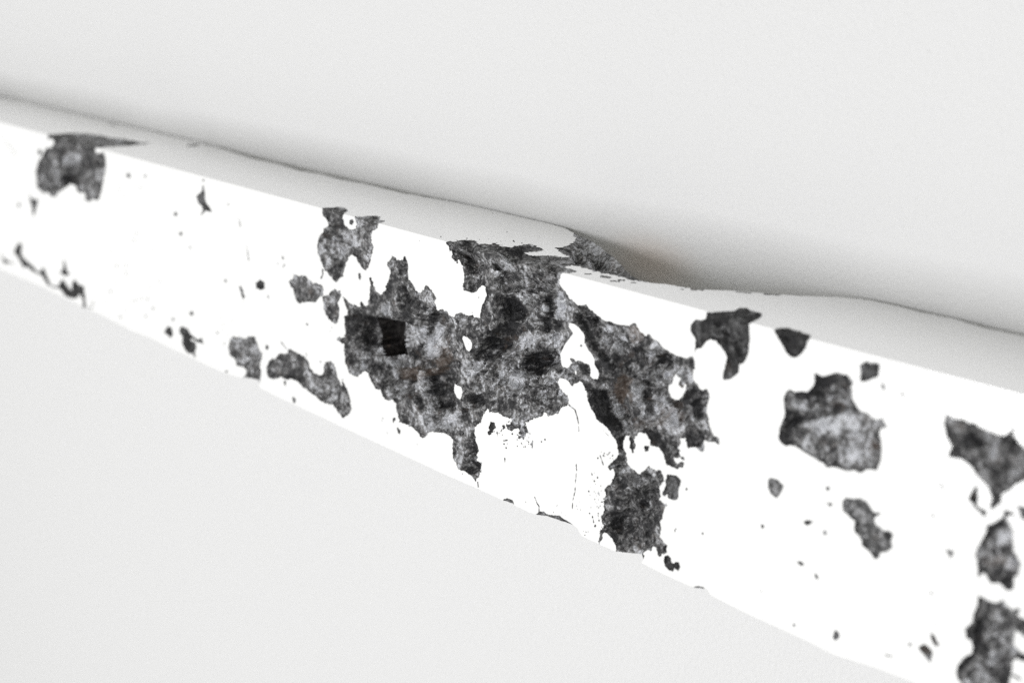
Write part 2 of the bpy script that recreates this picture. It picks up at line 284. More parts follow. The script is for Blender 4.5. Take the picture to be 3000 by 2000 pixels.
# relief inside the cavities: x, y, rx, ry, angle(deg, image), depth px (+ deeper)
BUMP = [(1592,1063,42,26,-15,46),(1470,1000,60,42,20,14),(1780,960,34,110,-38,20),(1800,1190,34,90,-28,22),(1215,880,90,42,8,-16),(1150,1010,60,48,0,18),
        (1290,940,46,60,15,20),(1330,1010,60,40,0,-14),(1280,1160,50,90,-10,16),(1360,1130,34,70,0,-16),(1430,1020,46,26,-20,22),(1560,860,60,60,20,-20),
        (1590,960,60,40,30,-16),(1680,880,26,90,-8,-16),(1500,900,60,60,0,18),(1900,1010,70,60,30,-14),(1990,1080,60,50,0,14),(1930,1200,60,60,0,16),
        (1500,1180,90,40,15,-14),(1570,1230,90,16,18,14),(1400,1290,30,60,10,12),(1760,1400,60,50,0,18),(1830,1520,70,50,-20,16),(1870,1450,18,110,-8,-14),
        (1430,780,50,60,0,-10),(1380,760,30,50,0,16),(1180,1140,60,30,-30,14),(1100,1060,40,40,0,-8),(960,680,30,50,0,10),(1060,710,18,40,20,-10),
        (200,460,30,24,0,10),(290,480,40,30,0,-6),(200,525,24,14,-20,12),(160,440,20,20,0,8),(2420,1160,110,14,-10,16),(2500,1230,80,40,10,-12),(2150,960,40,60,-30,14)]
TONE = [(1135,880,60,30,.8),(1224,944,50,30,.9),(1046,1046,60,40,.8),(1060,1085,50,30,.7),(1212,1224,60,60,.8),(1290,1180,30,60,.7),(1377,1059,55,45,1.2),(1314,1225,50,60,.6),
        (1467,931,50,40,.6),(1635,910,22,60,1.1),(1582,982,50,40,.6),(1530,1130,70,40,.9),(1500,1180,60,30,.6),(1786,969,40,40,.7),(1811,1148,34,60,1.0),(1870,1110,50,50,.7),
        (1925,1084,60,50,.7),(1990,1190,50,60,.8),(1505,791,120,50,.3),(2440,1235,80,40,1.1),(1745,735,100,60,.1),(1110,860,30,20,.6),(1250,1030,40,40,.6),(2480,1330,60,40,.4),
        (1148,982,70,60,-.9),(1071,950,40,60,-.6),(1352,995,50,30,-.9),(1441,1010,60,30,-1.0),(1505,944,60,50,-.7),(1582,1059,60,40,-1.3),(1722,944,40,60,-.8),(1786,1059,40,60,-.7),
        (1740,1160,30,60,-1.1),(1800,1250,40,50,-1.1),(1326,1100,50,30,-.9),(1330,1150,40,60,-.7),(1110,1097,40,40,-.5),(1352,1340,40,60,-.5),(1849,1441,60,60,-.3),(1840,1540,90,60,-.6),
        (1390,765,60,50,-.8),(1240,840,60,40,-.6),(2104,900,70,60,-1.0),(2330,980,80,60,-.8),(2400,1130,110,30,-.8),(150,450,40,60,-.3),(205,525,24,14,-1),(2310,1290,40,60,-.5),
        (1460,730,160,24,-.5),(1640,760,120,40,-.2),(1210,800,40,80,-.5),(2550,1090,200,16,-.2),(2880,1760,60,60,-.5),(2960,1300,80,40,-.6),(200,480,110,80,-.55),(90,750,120,80,-.8),(220,850,80,60,-1.0),(540,1010,60,60,-.7),(260,400,200,16,.2),(1060,720,60,70,-.3)]
RUST = [(1290,1060,30,40,.8),(1240,1085,30,30,.6),(1490,1025,26,40,.6),(1860,970,30,26,.7),(1830,1140,24,50,.9),(1900,1235,60,30,.7),(1310,1035,20,30,.7),(1270,1190,30,30,.3),
        (1200,1090,30,30,.5),(1990,1150,30,40,.5),(1950,1230,30,30,.5),(2560,1300,40,30,.3),(2930,1640,20,14,.6),(220,520,30,20,.2)]
TONE = [t for t in TONE if t[0] > 2080 or t[0] < 1000 or t[:2] in ((1849,1441),(1840,1540),(1745,735),(1460,730),(1640,760))]  # light and dark patches: the metal's own tone mixed with painted light and shade
# fracture facets inside the cavities: outline, own tone with light and shade painted in, step in depth (px), edge softness (px), rust
FAC = []
def fac(tone, dep, soft, *seq, rust=0): FAC.append((P(*seq), tone, dep, soft, rust))
fac(-.30, 0, 8, 'M', 460,600,620,690,700,650,780,450,900,330,1080,260,1150,520,1250,650,1350,700,1480,830,1150,780,1000,760,800,760,600,850,600,1000,460,980)
fac(1.1, 0, 8, 'M', 610,830,800,800,820,900,820,1060,700,1040,640,950)
fac(-.45, -14, 5, 'M', 820,780,1150,760,1400,830,1500,900,1560,1050,1560,1150,1450,1300,1390,1400,1400,1300,1420,1200,1250,1250,1060,1130,850,1080,820,950)
fac(.95, 6, 4, 'M', 1060,1140,1250,1220,1420,1200,1385,1400,1350,1500,1290,1568,1020,1568,1010,1400,1040,1250)
fac(-.7, 6, 4, 'N', 1200,60,1310,60,1370,200,1300,290,1150,270,1090,190)
fac(.95, 4, 4, 'M', 1590,1120,1650,1250,1740,1400,1760,1560,'N',1780,100,1600,250,1500,250,1400,220,1360,100,'M',1400,1500,1480,1320,1560,1180)
fac(-.5, 8, 5, 'M', 60,1040,300,1000,620,1080,640,1200,640,1400,560,1500,450,1568,380,1500,330,1200,180,1400,120,1500,70,1250)
fac(.9, -6, 5, 'N', 250,120,360,90,520,220,480,280,400,300,250,300,220,220)
fac(.7, 0, 6, 'N', 60,350,200,380,400,380,440,480,370,480,250,590,130,530)
fac(.35, -8, 3, 'N', 560,60,650,50,710,120,740,240,640,220,550,140)
fac(.9, -8, 4, 'N', 860,290,930,330,940,500,900,640,870,600,850,450,800,340,740,320,760,290)
fac(-.5, 10, 6, 'N', 500,400,700,350,850,400,870,560,800,640,600,620,480,560)
fac(-.6, 8, 4, 'N', 1040,420,1280,430,1250,500,1250,650,1200,700,1100,620,980,680,920,640,940,500,1000,420, rust=.5)
fac(1.05, -8, 4, 'N', 1300,440,1420,500,1450,600,1450,700,1400,820,1440,920,1350,940,1200,800,1200,700,1270,650,1250,540)
fac(.9, -5, 4, 'N', 1440,950,1530,1000,1530,1180,1490,1250,1400,1200,1430,1100)
fac(.6, 0, 4, 'N', 960,700,1100,610,1100,800,1000,900,950,820)
fac(-.6, 18, 5, 'N', 1440,600,1560,480,1750,400,1830,430,1900,560,1960,600,1900,680,1840,720,1840,880,1900,950,1850,1060,1600,1120,1530,1090,1530,880,1440,800,1460,700)
fac(.6, 0, 5, 'N', 1960,330,2352,320,2352,450,2200,520,2100,700,2000,560,1950,480)
fac(.9, -5, 4, 'N', 2100,1080,2200,1080,2280,1120,2250,1300,2150,1340,2090,1250)
fac(-.6, 5, 4, 'N', 1980,1100,2090,1090,2090,1300,1990,1300)
fac(.6, 0, 5, 'N', 1750,1150,1950,1250,1900,1350,1760,1330)
fac(-.6, 8, 5, 'N', 1440,1440,1600,1420,2000,1480,2050,1568,1500,1490)
fac(-.6, 8, 4, 'N', 870,930,960,960,1000,1100,960,1150,900,1050)
fac(-.6, 10, 5, 'O', 880,780,1050,720,1180,830,1300,970,1280,1030,1100,1100,900,1150,880,950)
fac(.75, -5, 4, 'O', 1150,640,1260,700,1310,780,1250,850,1350,980,1300,960,1180,830,1100,720)
fac(.65, -4, 4, 'O', 1420,850,1560,830,1600,950,1620,1080,1560,1110,1450,1000,1380,920)
fac(-.6, 12, 4, 'O', 1550,700,1750,620,1740,800,1720,1000,1640,1080,1600,900)
fac(1.15, -10, 4, 'O', 1780,620,1850,650,1890,850,1880,1080,1840,1120,1720,1080,1750,900,1760,750)
fac(.95, 0, 4, 'O', 1330,990,1450,1050,1550,1200,1450,1250,1340,1200,1260,1080)
fac(-1.0, 14, 7, 'O', 620,1280,850,1150,1100,1150,1330,1230,1200,1350,1100,1450,1000,1568,650,1568,600,1400)
fac(.8, 0, 6, 'O', 1200,1300,1420,1270,1560,1350,1800,1300,1850,1400,1800,1568,1100,1568,1050,1450)
fac(.75, 0, 5, 'O', 420,1230,560,1200,600,1320,560,1450,480,1400)
fac(-.6, 6, 5, 'O', 230,1250,330,1150,400,1250,400,1420,300,1380)
fac(.35, 0, 8, 'O', 900,200,1280,150,1280,480,1230,600,1130,520,1120,320,900,280)
fac(-.35, 8, 7, 'O', 820,300,1000,280,1100,340,900,500,840,560)
fac(-1.2, 16, 4, 'Q', 1340,300,1620,270,1700,420,1600,540,1560,660,1440,660,1360,610,1220,590,1150,560,1200,400)
fac(.9, -8, 4, 'Q', 1040,650,1200,620,1350,660,1430,680,1400,720,1200,800,1050,900,960,800,950,680)
fac(.7, 0, 5, 'Q', 160,420,420,400,650,420,660,620,500,590,400,620,300,700,180,650)
fac(.1, -16, 4, 'Q', 1600,560,1700,460,1790,500,1790,650,1700,780,1600,760,1570,650)
fac(-.6, 6, 4, 'Q', 330,700,440,620,540,620,560,650,420,700,330,820)
fac(-.5, 8, 4, 'Q', 640,1100,900,1000,1000,1100,1300,1150,1500,1100,1480,1160,1200,1260,900,1250,700,1250)
fac(-.4, 6, 4, 'Q', 200,960,600,1060,580,1180,320,1120)
fac(-1.0, 26, 7, 'U', 250,330,360,420,420,600,560,800,640,960,760,1050,700,1090,560,950,450,850,330,680,300,500)
fac(-.6, -8, 4, 'U', 990,780,1180,600,1290,660,1270,720,1080,850,1020,830)
fac(.6, -8, 4, 'U', 920,480,1040,440,1160,580,1160,660,1000,740,940,640, rust=.5)
fac(.75, 0, 5, 'U', 1280,650,1450,780,1420,900,1250,920,1140,850,1250,740)
fac(.45, 0, 6, 'U', 600,400,760,500,800,620,900,700,960,850,900,950,760,800,700,600)
fac(-.7, 8, 5, 'W', 1520,520,1700,560,1760,400,1900,350,2060,430,2000,520,1900,700,1600,660,1500,560)
fac(-1.0, 24, 5, 'W', 350,400,450,380,620,400,680,560,760,700,880,950,880,1050,860,1250,780,1300,700,1050,600,930,450,780,360,600)
fac(.7, 0, 6, 'W', 540,520,660,600,720,740,640,700)  # sheen in the trough painted as a lighter patch
fac(1.1, -10, 4, 'W', 650,380,720,420,780,580,860,720,900,900,960,1020,890,1000,820,880,720,700,660,520)
fac(-.3, 4, 6, 'W', 780,220,1050,220,960,320,900,450,850,600,760,560,740,400, rust=1.0)
fac(1.1, -6, 5, 'W', 1000,300,1160,380,1170,560,1100,680,1020,640,980,480)
fac(-.6, 8, 5, 'W', 1160,260,1320,300,1300,480,1200,700,1180,560)
fac(1.0, 0, 6, 'W', 1310,480,1480,520,1620,700,1640,860,1720,980,1600,1060,1480,1000,1400,850,1310,700)
fac(-1.0, 14, 6, 'W', 1100,920,1250,960,1420,1050,1450,1180,1560,1300,1560,1480,1450,1350,1380,1240,1240,1180,1200,1050)
fac(-.9, 10, 5, 'W', 1760,900,1900,900,2000,1000,2030,1130,1960,1220,1800,1240,1720,1080)
fac(.8, 0, 4, 'W', 1980,480,2080,440,2060,720,1990,740)
fac(.65, 0, 5, 'W', 1820,780,2060,800,2100,980,2000,980,1880,880)
fac(.8, 0, 5, 'W', 1080,700,1180,720,1180,850,1080,820)
fac(.5, -6, 26, 'I', 360,1050,700,960,900,970,1020,1050,1030,1120,800,1160,560,1150,380,1130)
fac(.7, -6, 6, 'I', 500,740,620,720,640,860,520,840)
fac(-.8, 14, 8, 'I', 160,950,420,960,720,880,820,930,700,970,560,990,330,1060,150,1100)
fac(-.6, 6, 6, 'I', 430,620,640,600,760,660,640,690,520,720,380,800,230,790,420,740)
fac(.7, 0, 6, 'I', 700,1290,880,1310,850,1400,720,1380)
fac(.5, 0, 5, 'A', 480,790,560,800,540,900,480,860); fac(.9, 0, 5, 'A', 600,780,740,790,720,870,600,900,580,870)
fac(.9, 0, 6, 'A', 780,930,960,930,940,1050,820,1010); fac(-1.2, 8, 5, 'A', 570,980,700,1000,690,1060,580,1080)
fac(.6, 0, 5, 'A', 480,920,560,950,540,1010,480,980)
fac(1.2, -4, 6, 'J', 2170,480,2230,500,2200,620,2120,640,2100,580); fac(1.0, -4, 6, 'J', 2180,720,2270,760,2280,830,2180,860)
fac(-1.0, 8, 7, 'J', 2010,430,2160,380,2180,440,2050,520,1990,620,1930,600)
fac(.9, 0, 8, 'K', 2060,1230,2200,1260,2120,1360,2200,1400,2000,1420); fac(-1.0, 10, 8, 'K', 1900,960,2000,950,1960,1200,1900,1330,1800,1450,1740,1450,1890,1180)
fac(.7, 0, 5, 'C', 1060,620,1120,630,1110,680,1060,670); fac(-.6, 6, 5, 'C', 1130,480,1280,440,1330,560,1250,620,1130,590)
fac(.6, 0, 5, 'C', 1350,590,1410,610,1400,700,1350,680); fac(-.7, 6, 5, 'C', 1190,780,1280,850,1260,960,1200,1010,1150,900)
fac(.7, 0, 5, 'J', 740,220,800,240,860,300,940,330,960,430,860,440,800,330); fac(-.8, 5, 4, 'J', 870,540,930,560,920,660,870,620); fac(-.8, 5, 4, 'J', 1060,490,1130,500,1120,570,1070,550)
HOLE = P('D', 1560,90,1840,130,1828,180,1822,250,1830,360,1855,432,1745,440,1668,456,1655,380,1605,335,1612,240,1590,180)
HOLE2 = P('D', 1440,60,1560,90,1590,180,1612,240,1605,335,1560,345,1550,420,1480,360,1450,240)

# ------------------------------------------------------------------ signed distance to the outlines
def poly_sdf(Q, poly, pad=70.0):
    """positive inside; far outside clipped to -pad"""
    out = np.full(len(Q), -pad)
    lo = poly.min(0) - pad; hi = poly.max(0) + pad
    idx = np.nonzero((Q[:, 0] > lo[0]) & (Q[:, 0] < hi[0]) & (Q[:, 1] > lo[1]) & (Q[:, 1] < hi[1]))[0]
    if len(idx) == 0: return out
    q = Q[idx]; d2 = np.full(len(q), 1e12); ins = np.zeros(len(q), bool)
    a = poly; b = np.roll(poly, -1, 0)
    ch = 1
    for i in range(len(a)):
        e = b[i] - a[i]; L = e @ e
        if L < 1e-9: continue
        # nearby test: only points within pad of the segment need its distance
        wv = q - a[i]
        t = np.clip((wv @ e) / L, 0, 1)
        dd = (wv[:, 0] - t * e[0]) ** 2 + (wv[:, 1] - t * e[1]) ** 2
        np.minimum(d2, dd, out=d2)
        if a[i, 1] != b[i, 1]:
            c = ((a[i, 1] > q[:, 1]) != (b[i, 1] > q[:, 1])) & (q[:, 0] < (b[i, 0] - a[i, 0]) * (q[:, 1] - a[i, 1]) / (b[i, 1] - a[i, 1]) + a[i, 0])
            ins ^= c
    d = np.sqrt(d2); out[idx] = np.where(ins, d, -np.minimum(d, pad))
    return out
def stroke_sdf(Q, pts, hw, pad=20.0):
    out = np.full(len(Q), -pad)
    lo = pts.min(0) - pad; hi = pts.max(0) + pad
    idx = np.nonzero((Q[:, 0] > lo[0]) & (Q[:, 0] < hi[0]) & (Q[:, 1] > lo[1]) & (Q[:, 1] < hi[1]))[0]
    if len(idx) == 0: return out
    q = Q[idx]; d = np.full(len(q), 1e6)
    for a, b in zip(pts[:-1], pts[1:]):
        e = b - a; t = np.clip(((q - a) @ e) / (e @ e), 0, 1)
        d = np.minimum(d, np.hypot(q[:, 0] - a[0] - t * e[0], q[:, 1] - a[1] - t * e[1]))
    wob = vnoise(q[:, 0] * .22, q[:, 1] * .16, 3)
    out[idx] = np.maximum(hw * (.4 + 1.6 * wob) - d, -pad)
    return out

# sheet coordinates: u = world x, v<=0 on the top face (y = YE+v), v>0 down the side face (z = T-v)
YE = float(hit_z(1500, 759, T)[1])
def sheet_pos(u, v):
    top = v <= 0
    return np.stack([u, np.where(top, YE + v, YE), np.where(top, T, T - v)], 1)

def fields(u, v):
    """cavity distance (px), cavity depth (m), owning outline index, at sheet points"""
    Pw = sheet_pos(u, v); Q, dep = project(Pw)
    n1 = fbm(u * 900, v * 900, 11, 3); n2 = fbm(u * 2600, v * 2600, 23, 2)
    n3 = 1 - 3.2 * np.abs(fbm(u * 420, v * 420, 37, 2)); n4 = 1 - 3 * np.abs(fbm(u * 1100, v * 1100, 47, 2))
    best = np.full(len(u), -70.0); own = np.full(len(u), -1); dmax = np.zeros(len(u))
    for i, (poly, dp, rough, nm, tone) in enumerate(POS):
        s = poly_sdf(Q, poly)
        s = s + rough * (n1 * 1.0 + n2 * .9 + .75 * n3 + .6 * n4 - .35) * np.clip(1.0 - np.maximum(s, 0) / 30, 0, 1)
        if dp <= 16: s = s + 1.3
        m = s > best
        best = np.where(m, s, best); own = np.where(m, i, own); dmax = np.where(m, dp, dmax)
    # ragged lower fringe of the big cavity
    fr = np.exp(-(((Q[:, 0] - 1510) / 80) ** 2 + ((Q[:, 1] - 1250) / 38) ** 2)) + .8 * np.exp(-(((Q[:, 0] - 1765) / 26) ** 2 + ((Q[:, 1] - 1370) / 60) ** 2)) \
        + .8 * np.exp(-(((Q[:, 0] - 1680) / 40) ** 2 + ((Q[:, 1] - 1080) / 25) ** 2)) + .5 * np.exp(-(((Q[:, 0] - 1760) / 30) ** 2 + ((Q[:, 1] - 1500) / 90) ** 2))
    hf = fbm(Q[:, 0] * .12, Q[:, 1] * .12, 61, 3)
    best = best + fr * 16 * hf * np.clip(1 - np.abs(best) / 34, 0, 1)
    for poly in NEG:
        s = -poly_sdf(Q, poly, 60.0)
        best = np.minimum(best, s + 1.5 + 2.0 * (n1 + .6 * n2))
    for pts, hw in STR:
        s = stroke_sdf(Q, pts, hw); m = (s > best) & (s > -19)
        best = np.where(m, s, best); own = np.where(m & (s > -1), len(POS), own); dmax = np.where(m, 3.0, dmax)
    for x, y, r in DOT:
        idx = np.nonzero((np.abs(Q[:, 0] - x) < r + 8) & (np.abs(Q[:, 1] - y) < r + 8))[0]
        s = r * (1 + .5 * n1[idx]) - np.hypot(Q[idx, 0] - x, (Q[idx, 1] - y) * .8)
        m = s > best[idx]; j = idx[m]
        best[j] = s[m]; own[j[s[m] > -1]] = len(POS); dmax[j] = 3.0
    rim = poly_sdf(Q, outline, 60.0)
    s = np.maximum(best, 0)
    # depth profile
    ux, vx = Q[:, 0], Q[:, 1]
    k = np.clip(s / 26, 0, 1); k = k * k * (3 - 2 * k)
    d = dmax * (1 - np.exp(-1.15 * s / np.maximum(dmax, 1)))
    wx = ux + 22 * fbm(ux * .013, vx * .013, 71, 2); wy = vx + 22 * fbm(ux * .013, vx * .013, 83, 2)
    wx = wx + 3 * n1; wy = wy + 3 * n1
    amp = np.clip(dmax / 40, .35, 1.5)
    ha, hb, ax_, ay_ = facets(wx * .0140, wy * .0112, 7); fa = np.hypot(ax_, ay_)
    hc, hd, bx_, by_ = facets(wx * .040, wy * .031, 9); fb = np.hypot(bx_, by_)
    d = d + amp * k * (44 * (.42 - fa) + 24 * ((ha - .5) * ax_ + (hb - .5) * ay_) + 20 * (.40 - fb) + 14 * ((hc - .5) * bx_ + (hd - .5) * by_)
                       + 12 * fbm(ux * .011, vx * .011, 31, 2) + 4.0 * fbm(ux * .07, vx * .055, 41, 2) + 1.0 * fbm(ux * .2, vx * .12, 51, 2))
    cell_tone = .7 * (hb - .5) + .5 * (hc - .5)
    sx, sy = ux + .76 * d, vx - .18 * d          # where the relief at this depth really shows
    for x, y, rx, ry, an, dd in BUMP:
        c, sn = math.cos(math.radians(an)), math.sin(math.radians(an))
        a = (sx - x) * c + (sy - y) * sn; b = -(sx - x) * sn + (sy - y) * c
        g = np.exp(-((a / rx) ** 2 + (b / ry) ** 2) ** 1.4)
        d = d + 1.25 * dd * g * k
    S_ = np.stack([ux + .76 * d, vx - .18 * d], 1)
    for poly, tn, dd, soft, ru in FAC:
        if dd:
            q = poly_sdf(S_, poly, 12.0) + 2.0 * n1 + 1.2 * n2
            d = d + 1.3 * dd * k * np.clip(q / (soft * 1.6) + .4, 0, 1)
    S_ = np.stack([ux + .76 * d, vx - .18 * d], 1)
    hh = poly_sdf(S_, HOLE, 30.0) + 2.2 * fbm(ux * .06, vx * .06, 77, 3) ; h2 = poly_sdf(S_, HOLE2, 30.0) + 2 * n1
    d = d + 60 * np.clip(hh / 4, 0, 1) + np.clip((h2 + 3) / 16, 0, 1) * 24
    fl = np.minimum(s * .6, 7.0)
    d = (fl + .5 * ((d - fl) + np.sqrt((d - fl) ** 2 + 30.0 * np.clip(s / 10, 0, 1)))) * (s > 0)
    d = d * np.clip(.15 + np.maximum(rim, 0) / 26, .1, 1)
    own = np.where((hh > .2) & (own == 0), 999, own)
    return best, d * dep / FPX, own, rim, cell_tone

def displaced(u, v, d):
    Pw = sheet_pos(u, v)
    wb = 0.012
    a = np.clip(.5 + v / (2 * wb), 0, 1) * (math.pi / 2)      # 0 = straight down, pi/2 = straight in (-Y)
    Pw[:, 1] -= d * np.sin(a); Pw[:, 2] -= d * np.cos(a)
    Pw[:, 2] = np.maximum(Pw[:, 2], 0.0008)
    return Pw

# ------------------------------------------------------------------ sheet grid
STEP = 2.5
xs = np.concatenate([np.arange(-720, -60, 6.0), np.arange(-60, 3290, STEP)])
ug = np.array([hit_z(x, 358 + .2673 * x, T)[0] for x in xs])
uL, uR = ug[0], 0.0
# continue the columns to the right until the lower edge leaves the frame as well
du = ug[-1] - ug[-2]; extra = np.arange(ug[-1] + du, -0.078, du)
ug = np.concatenate([ug, extra])
vt = [0.0]
zr = T
while vt[-1] > -0.0675:
    # row spacing ~ STEP px at the near end of the frame
    vt.append(vt[-1] - 0.000185)
vtop = np.array(vt[::-1]); vside = np.arange(0.000185, T - 0.0002, 0.000185)
vg = np.concatenate([vtop, vside])
nu, nv = len(ug), len(vg)
U, V = np.meshgrid(ug, vg, indexing='ij'); U = U.ravel(); V = V.ravel()
PW = sheet_pos(U, V); Q0, _ = project(PW)
rim0 = poly_sdf(Q0, outline, 40.0)
keep = rim0 > -12
ii, jj = np.meshgrid(np.arange(nu - 1), np.arange(nv - 1), indexing='ij')
v00 = (ii * nv + jj).ravel(); v10 = v00 + nv; v01 = v00 + 1; v11 = v10 + 1
ok = keep[v00] & keep[v10] & keep[v01] & keep[v11]
v00, v10, v01, v11 = v00[ok], v10[ok], v01[ok], v11[ok]
par = ((ii.ravel()[ok] + jj.ravel()[ok]) % 2).astype(bool)
t1 = np.where(par[:, None], np.stack([v00, v10, v11], 1), np.stack([v00, v10, v01], 1))
t2 = np.where(par[:, None], np.stack([v00, v11, v01], 1), np.stack([v10, v11, v01], 1))
tris = np.vstack([t1, t2])
used = np.unique(tris); remap = np.full(nu * nv, -1); remap[used] = np.arange(len(used)); tris = remap[tris]
U, V = U[used], V[used]

def isoclip(U, V, tris, f):
    """split triangles along f=0; returns U, V, f, tris_pos, tris_neg (shared welded cut vertices)"""
    f = np.where(np.abs(f) < 1e-6, 1e-6, f)
    s = f[tris] > 0; n = s.sum(1)
    pos = [tris[n == 3]]; neg = [tris[n == 0]]
    newU, newV, cache_keys = [], [], []
    mixed = tris[(n == 1) | (n == 2)]; sm = s[(n == 1) | (n == 2)]; nm = n[(n == 1) | (n == 2)]
    lone = np.where(nm == 1, np.argmax(sm, 1), np.argmax(~sm, 1))
    r = np.arange(len(mixed))
    A = mixed[r, lone]; B = mixed[r, (lone + 1) % 3]; C = mixed[r, (lone + 2) % 3]
    N = len(U)
    def key(p, q): return np.minimum(p, q).astype(np.int64) * N + np.maximum(p, q)
    k = np.concatenate([key(A, B), key(A, C)]); uk, inv = np.unique(k, return_inverse=True)
    p = uk // N; q = uk % N; t = f[p] / (f[p] - f[q]); t = np.clip(t, .02, .98)
    U2 = np.concatenate([U, U[p] + t * (U[q] - U[p])]); V2 = np.concatenate([V, V[p] + t * (V[q] - V[p])])
    AB = N + inv[:len(A)]; AC = N + inv[len(A):]
    lt = np.stack([A, AB, AC], 1); q1 = np.stack([AB, B, C], 1); q2 = np.stack([AB, C, AC], 1)
    lp = nm == 1
    pos += [lt[lp], q1[~lp], q2[~lp]]; neg += [lt[~lp], q1[lp], q2[lp]]
    return U2, V2, N, np.vstack(pos), np.vstack(neg)

Pw = sheet_pos(U, V); Q, _ = project(Pw)
rimf = poly_sdf(Q, outline, 40.0) + .8 * fbm(U * 1500, V * 1500, 5, 2)
U, V, N0, tin, tout = isoclip(U, V, tris, rimf)
best, depth, own, rim, ctone = fields(U, V)
U2, V2, N1, tc, tf = isoclip(U, V, tin, best)
depth = np.concatenate([depth, np.zeros(len(U2) - N1)])
own2 = np.concatenate([own, np.full(len(U2) - N1, -2)])
XYZ = displaced(U2, V2, depth)
Qt, _ = project(XYZ)
_wx = Qt[:, 0] + 14 * fbm(Qt[:, 0] * .03, Qt[:, 1] * .03, 171, 3); _wy = Qt[:, 1] + 14 * fbm(Qt[:, 0] * .03, Qt[:, 1] * .03, 183, 3)
tone_v = np.concatenate([ctone, np.zeros(len(U2) - N1)]) + .35 * fbm(_wx * .02, _wy * .013, 301, 2) + .35 * fbm(_wx * .16, _wy * .07, 311, 3)
rust_v = np.zeros(len(U2)); _jit = 2.2 * fbm(Qt[:, 0] * .09, Qt[:, 1] * .09, 401, 3)
for poly, tn, dd, soft, ru in FAC:
    q = np.clip((poly_sdf(Qt, poly, 12.0) + 2 * _jit) / (soft * 1.2) + .45, 0, 1)
    tone_v += tn * q; rust_v += ru * q
for x, y, rx, ry, g in RUST:
    rust_v += g * np.exp(-(((Qt[:, 0] - x) / rx) ** 2 + ((Qt[:, 1] - y) / ry) ** 2))
for x, y, rx, ry, g in TONE:
    tone_v += g * np.exp(-(((Qt[:, 0] + 9 * np.sin(Qt[:, 1] * .06) - x) / rx) ** 2 + ((Qt[:, 1] - y) / ry) ** 2) ** 1.2)

# ------------------------------------------------------------------ materials
def mat(name):
    m = bpy.data.materials.new(name); m.use_nodes = True
    nt = m.node_tree; b = nt.nodes['Principled BSDF']
    return m, nt, b, nt.nodes.new, nt.links.new
def noise_node(nt, vec, scale, detail=4, rough=.55):
    n = nt.nodes.new('ShaderNodeTexNoise'); n.inputs['Scale'].default_value = scale
    n.inputs['Detail'].default_value = detail; n.inputs['Roughness'].default_value = rough
    nt.links.new(vec, n.inputs['Vector']); return n
def ramp(nt, src, stops):
    r = nt.nodes.new('ShaderNodeValToRGB'); e = r.color_ramp.elements
    while len(e) < len(stops): e.new(.5)
    for el, (p, c) in zip(e, stops): el.position = p; el.color = (*c, 1)
    nt.links.new(src, r.inputs[0]); return r

# polished metal
polish, nt, b, N, Lk = mat('polished_metal')
b.inputs['Metallic'].default_value = 1.0
b.inputs['Base Color'].default_value = (.93, .93, .925, 1)
tc_ = N('ShaderNodeTexCoord')
n1_ = noise_node(nt, tc_.outputs['Object'], 60, 3)
mr = N('ShaderNodeMapRange'); mr.inputs['To Min'].default_value = .16; mr.inputs['To Max'].default_value = .24
Lk(n1_.outputs[0], mr.inputs[0]); Lk(mr.outputs[0], b.inputs['Roughness'])
n2_ = noise_node(nt, tc_.outputs['Object'], 1400, 3)
bp = N('ShaderNodeBump'); bp.inputs['Strength'].default_value = .05; bp.inputs['Distance'].default_value = .0002
Lk(n2_.outputs[0], bp.inputs['Height']); Lk(bp.outputs[0], b.inputs['Normal'])

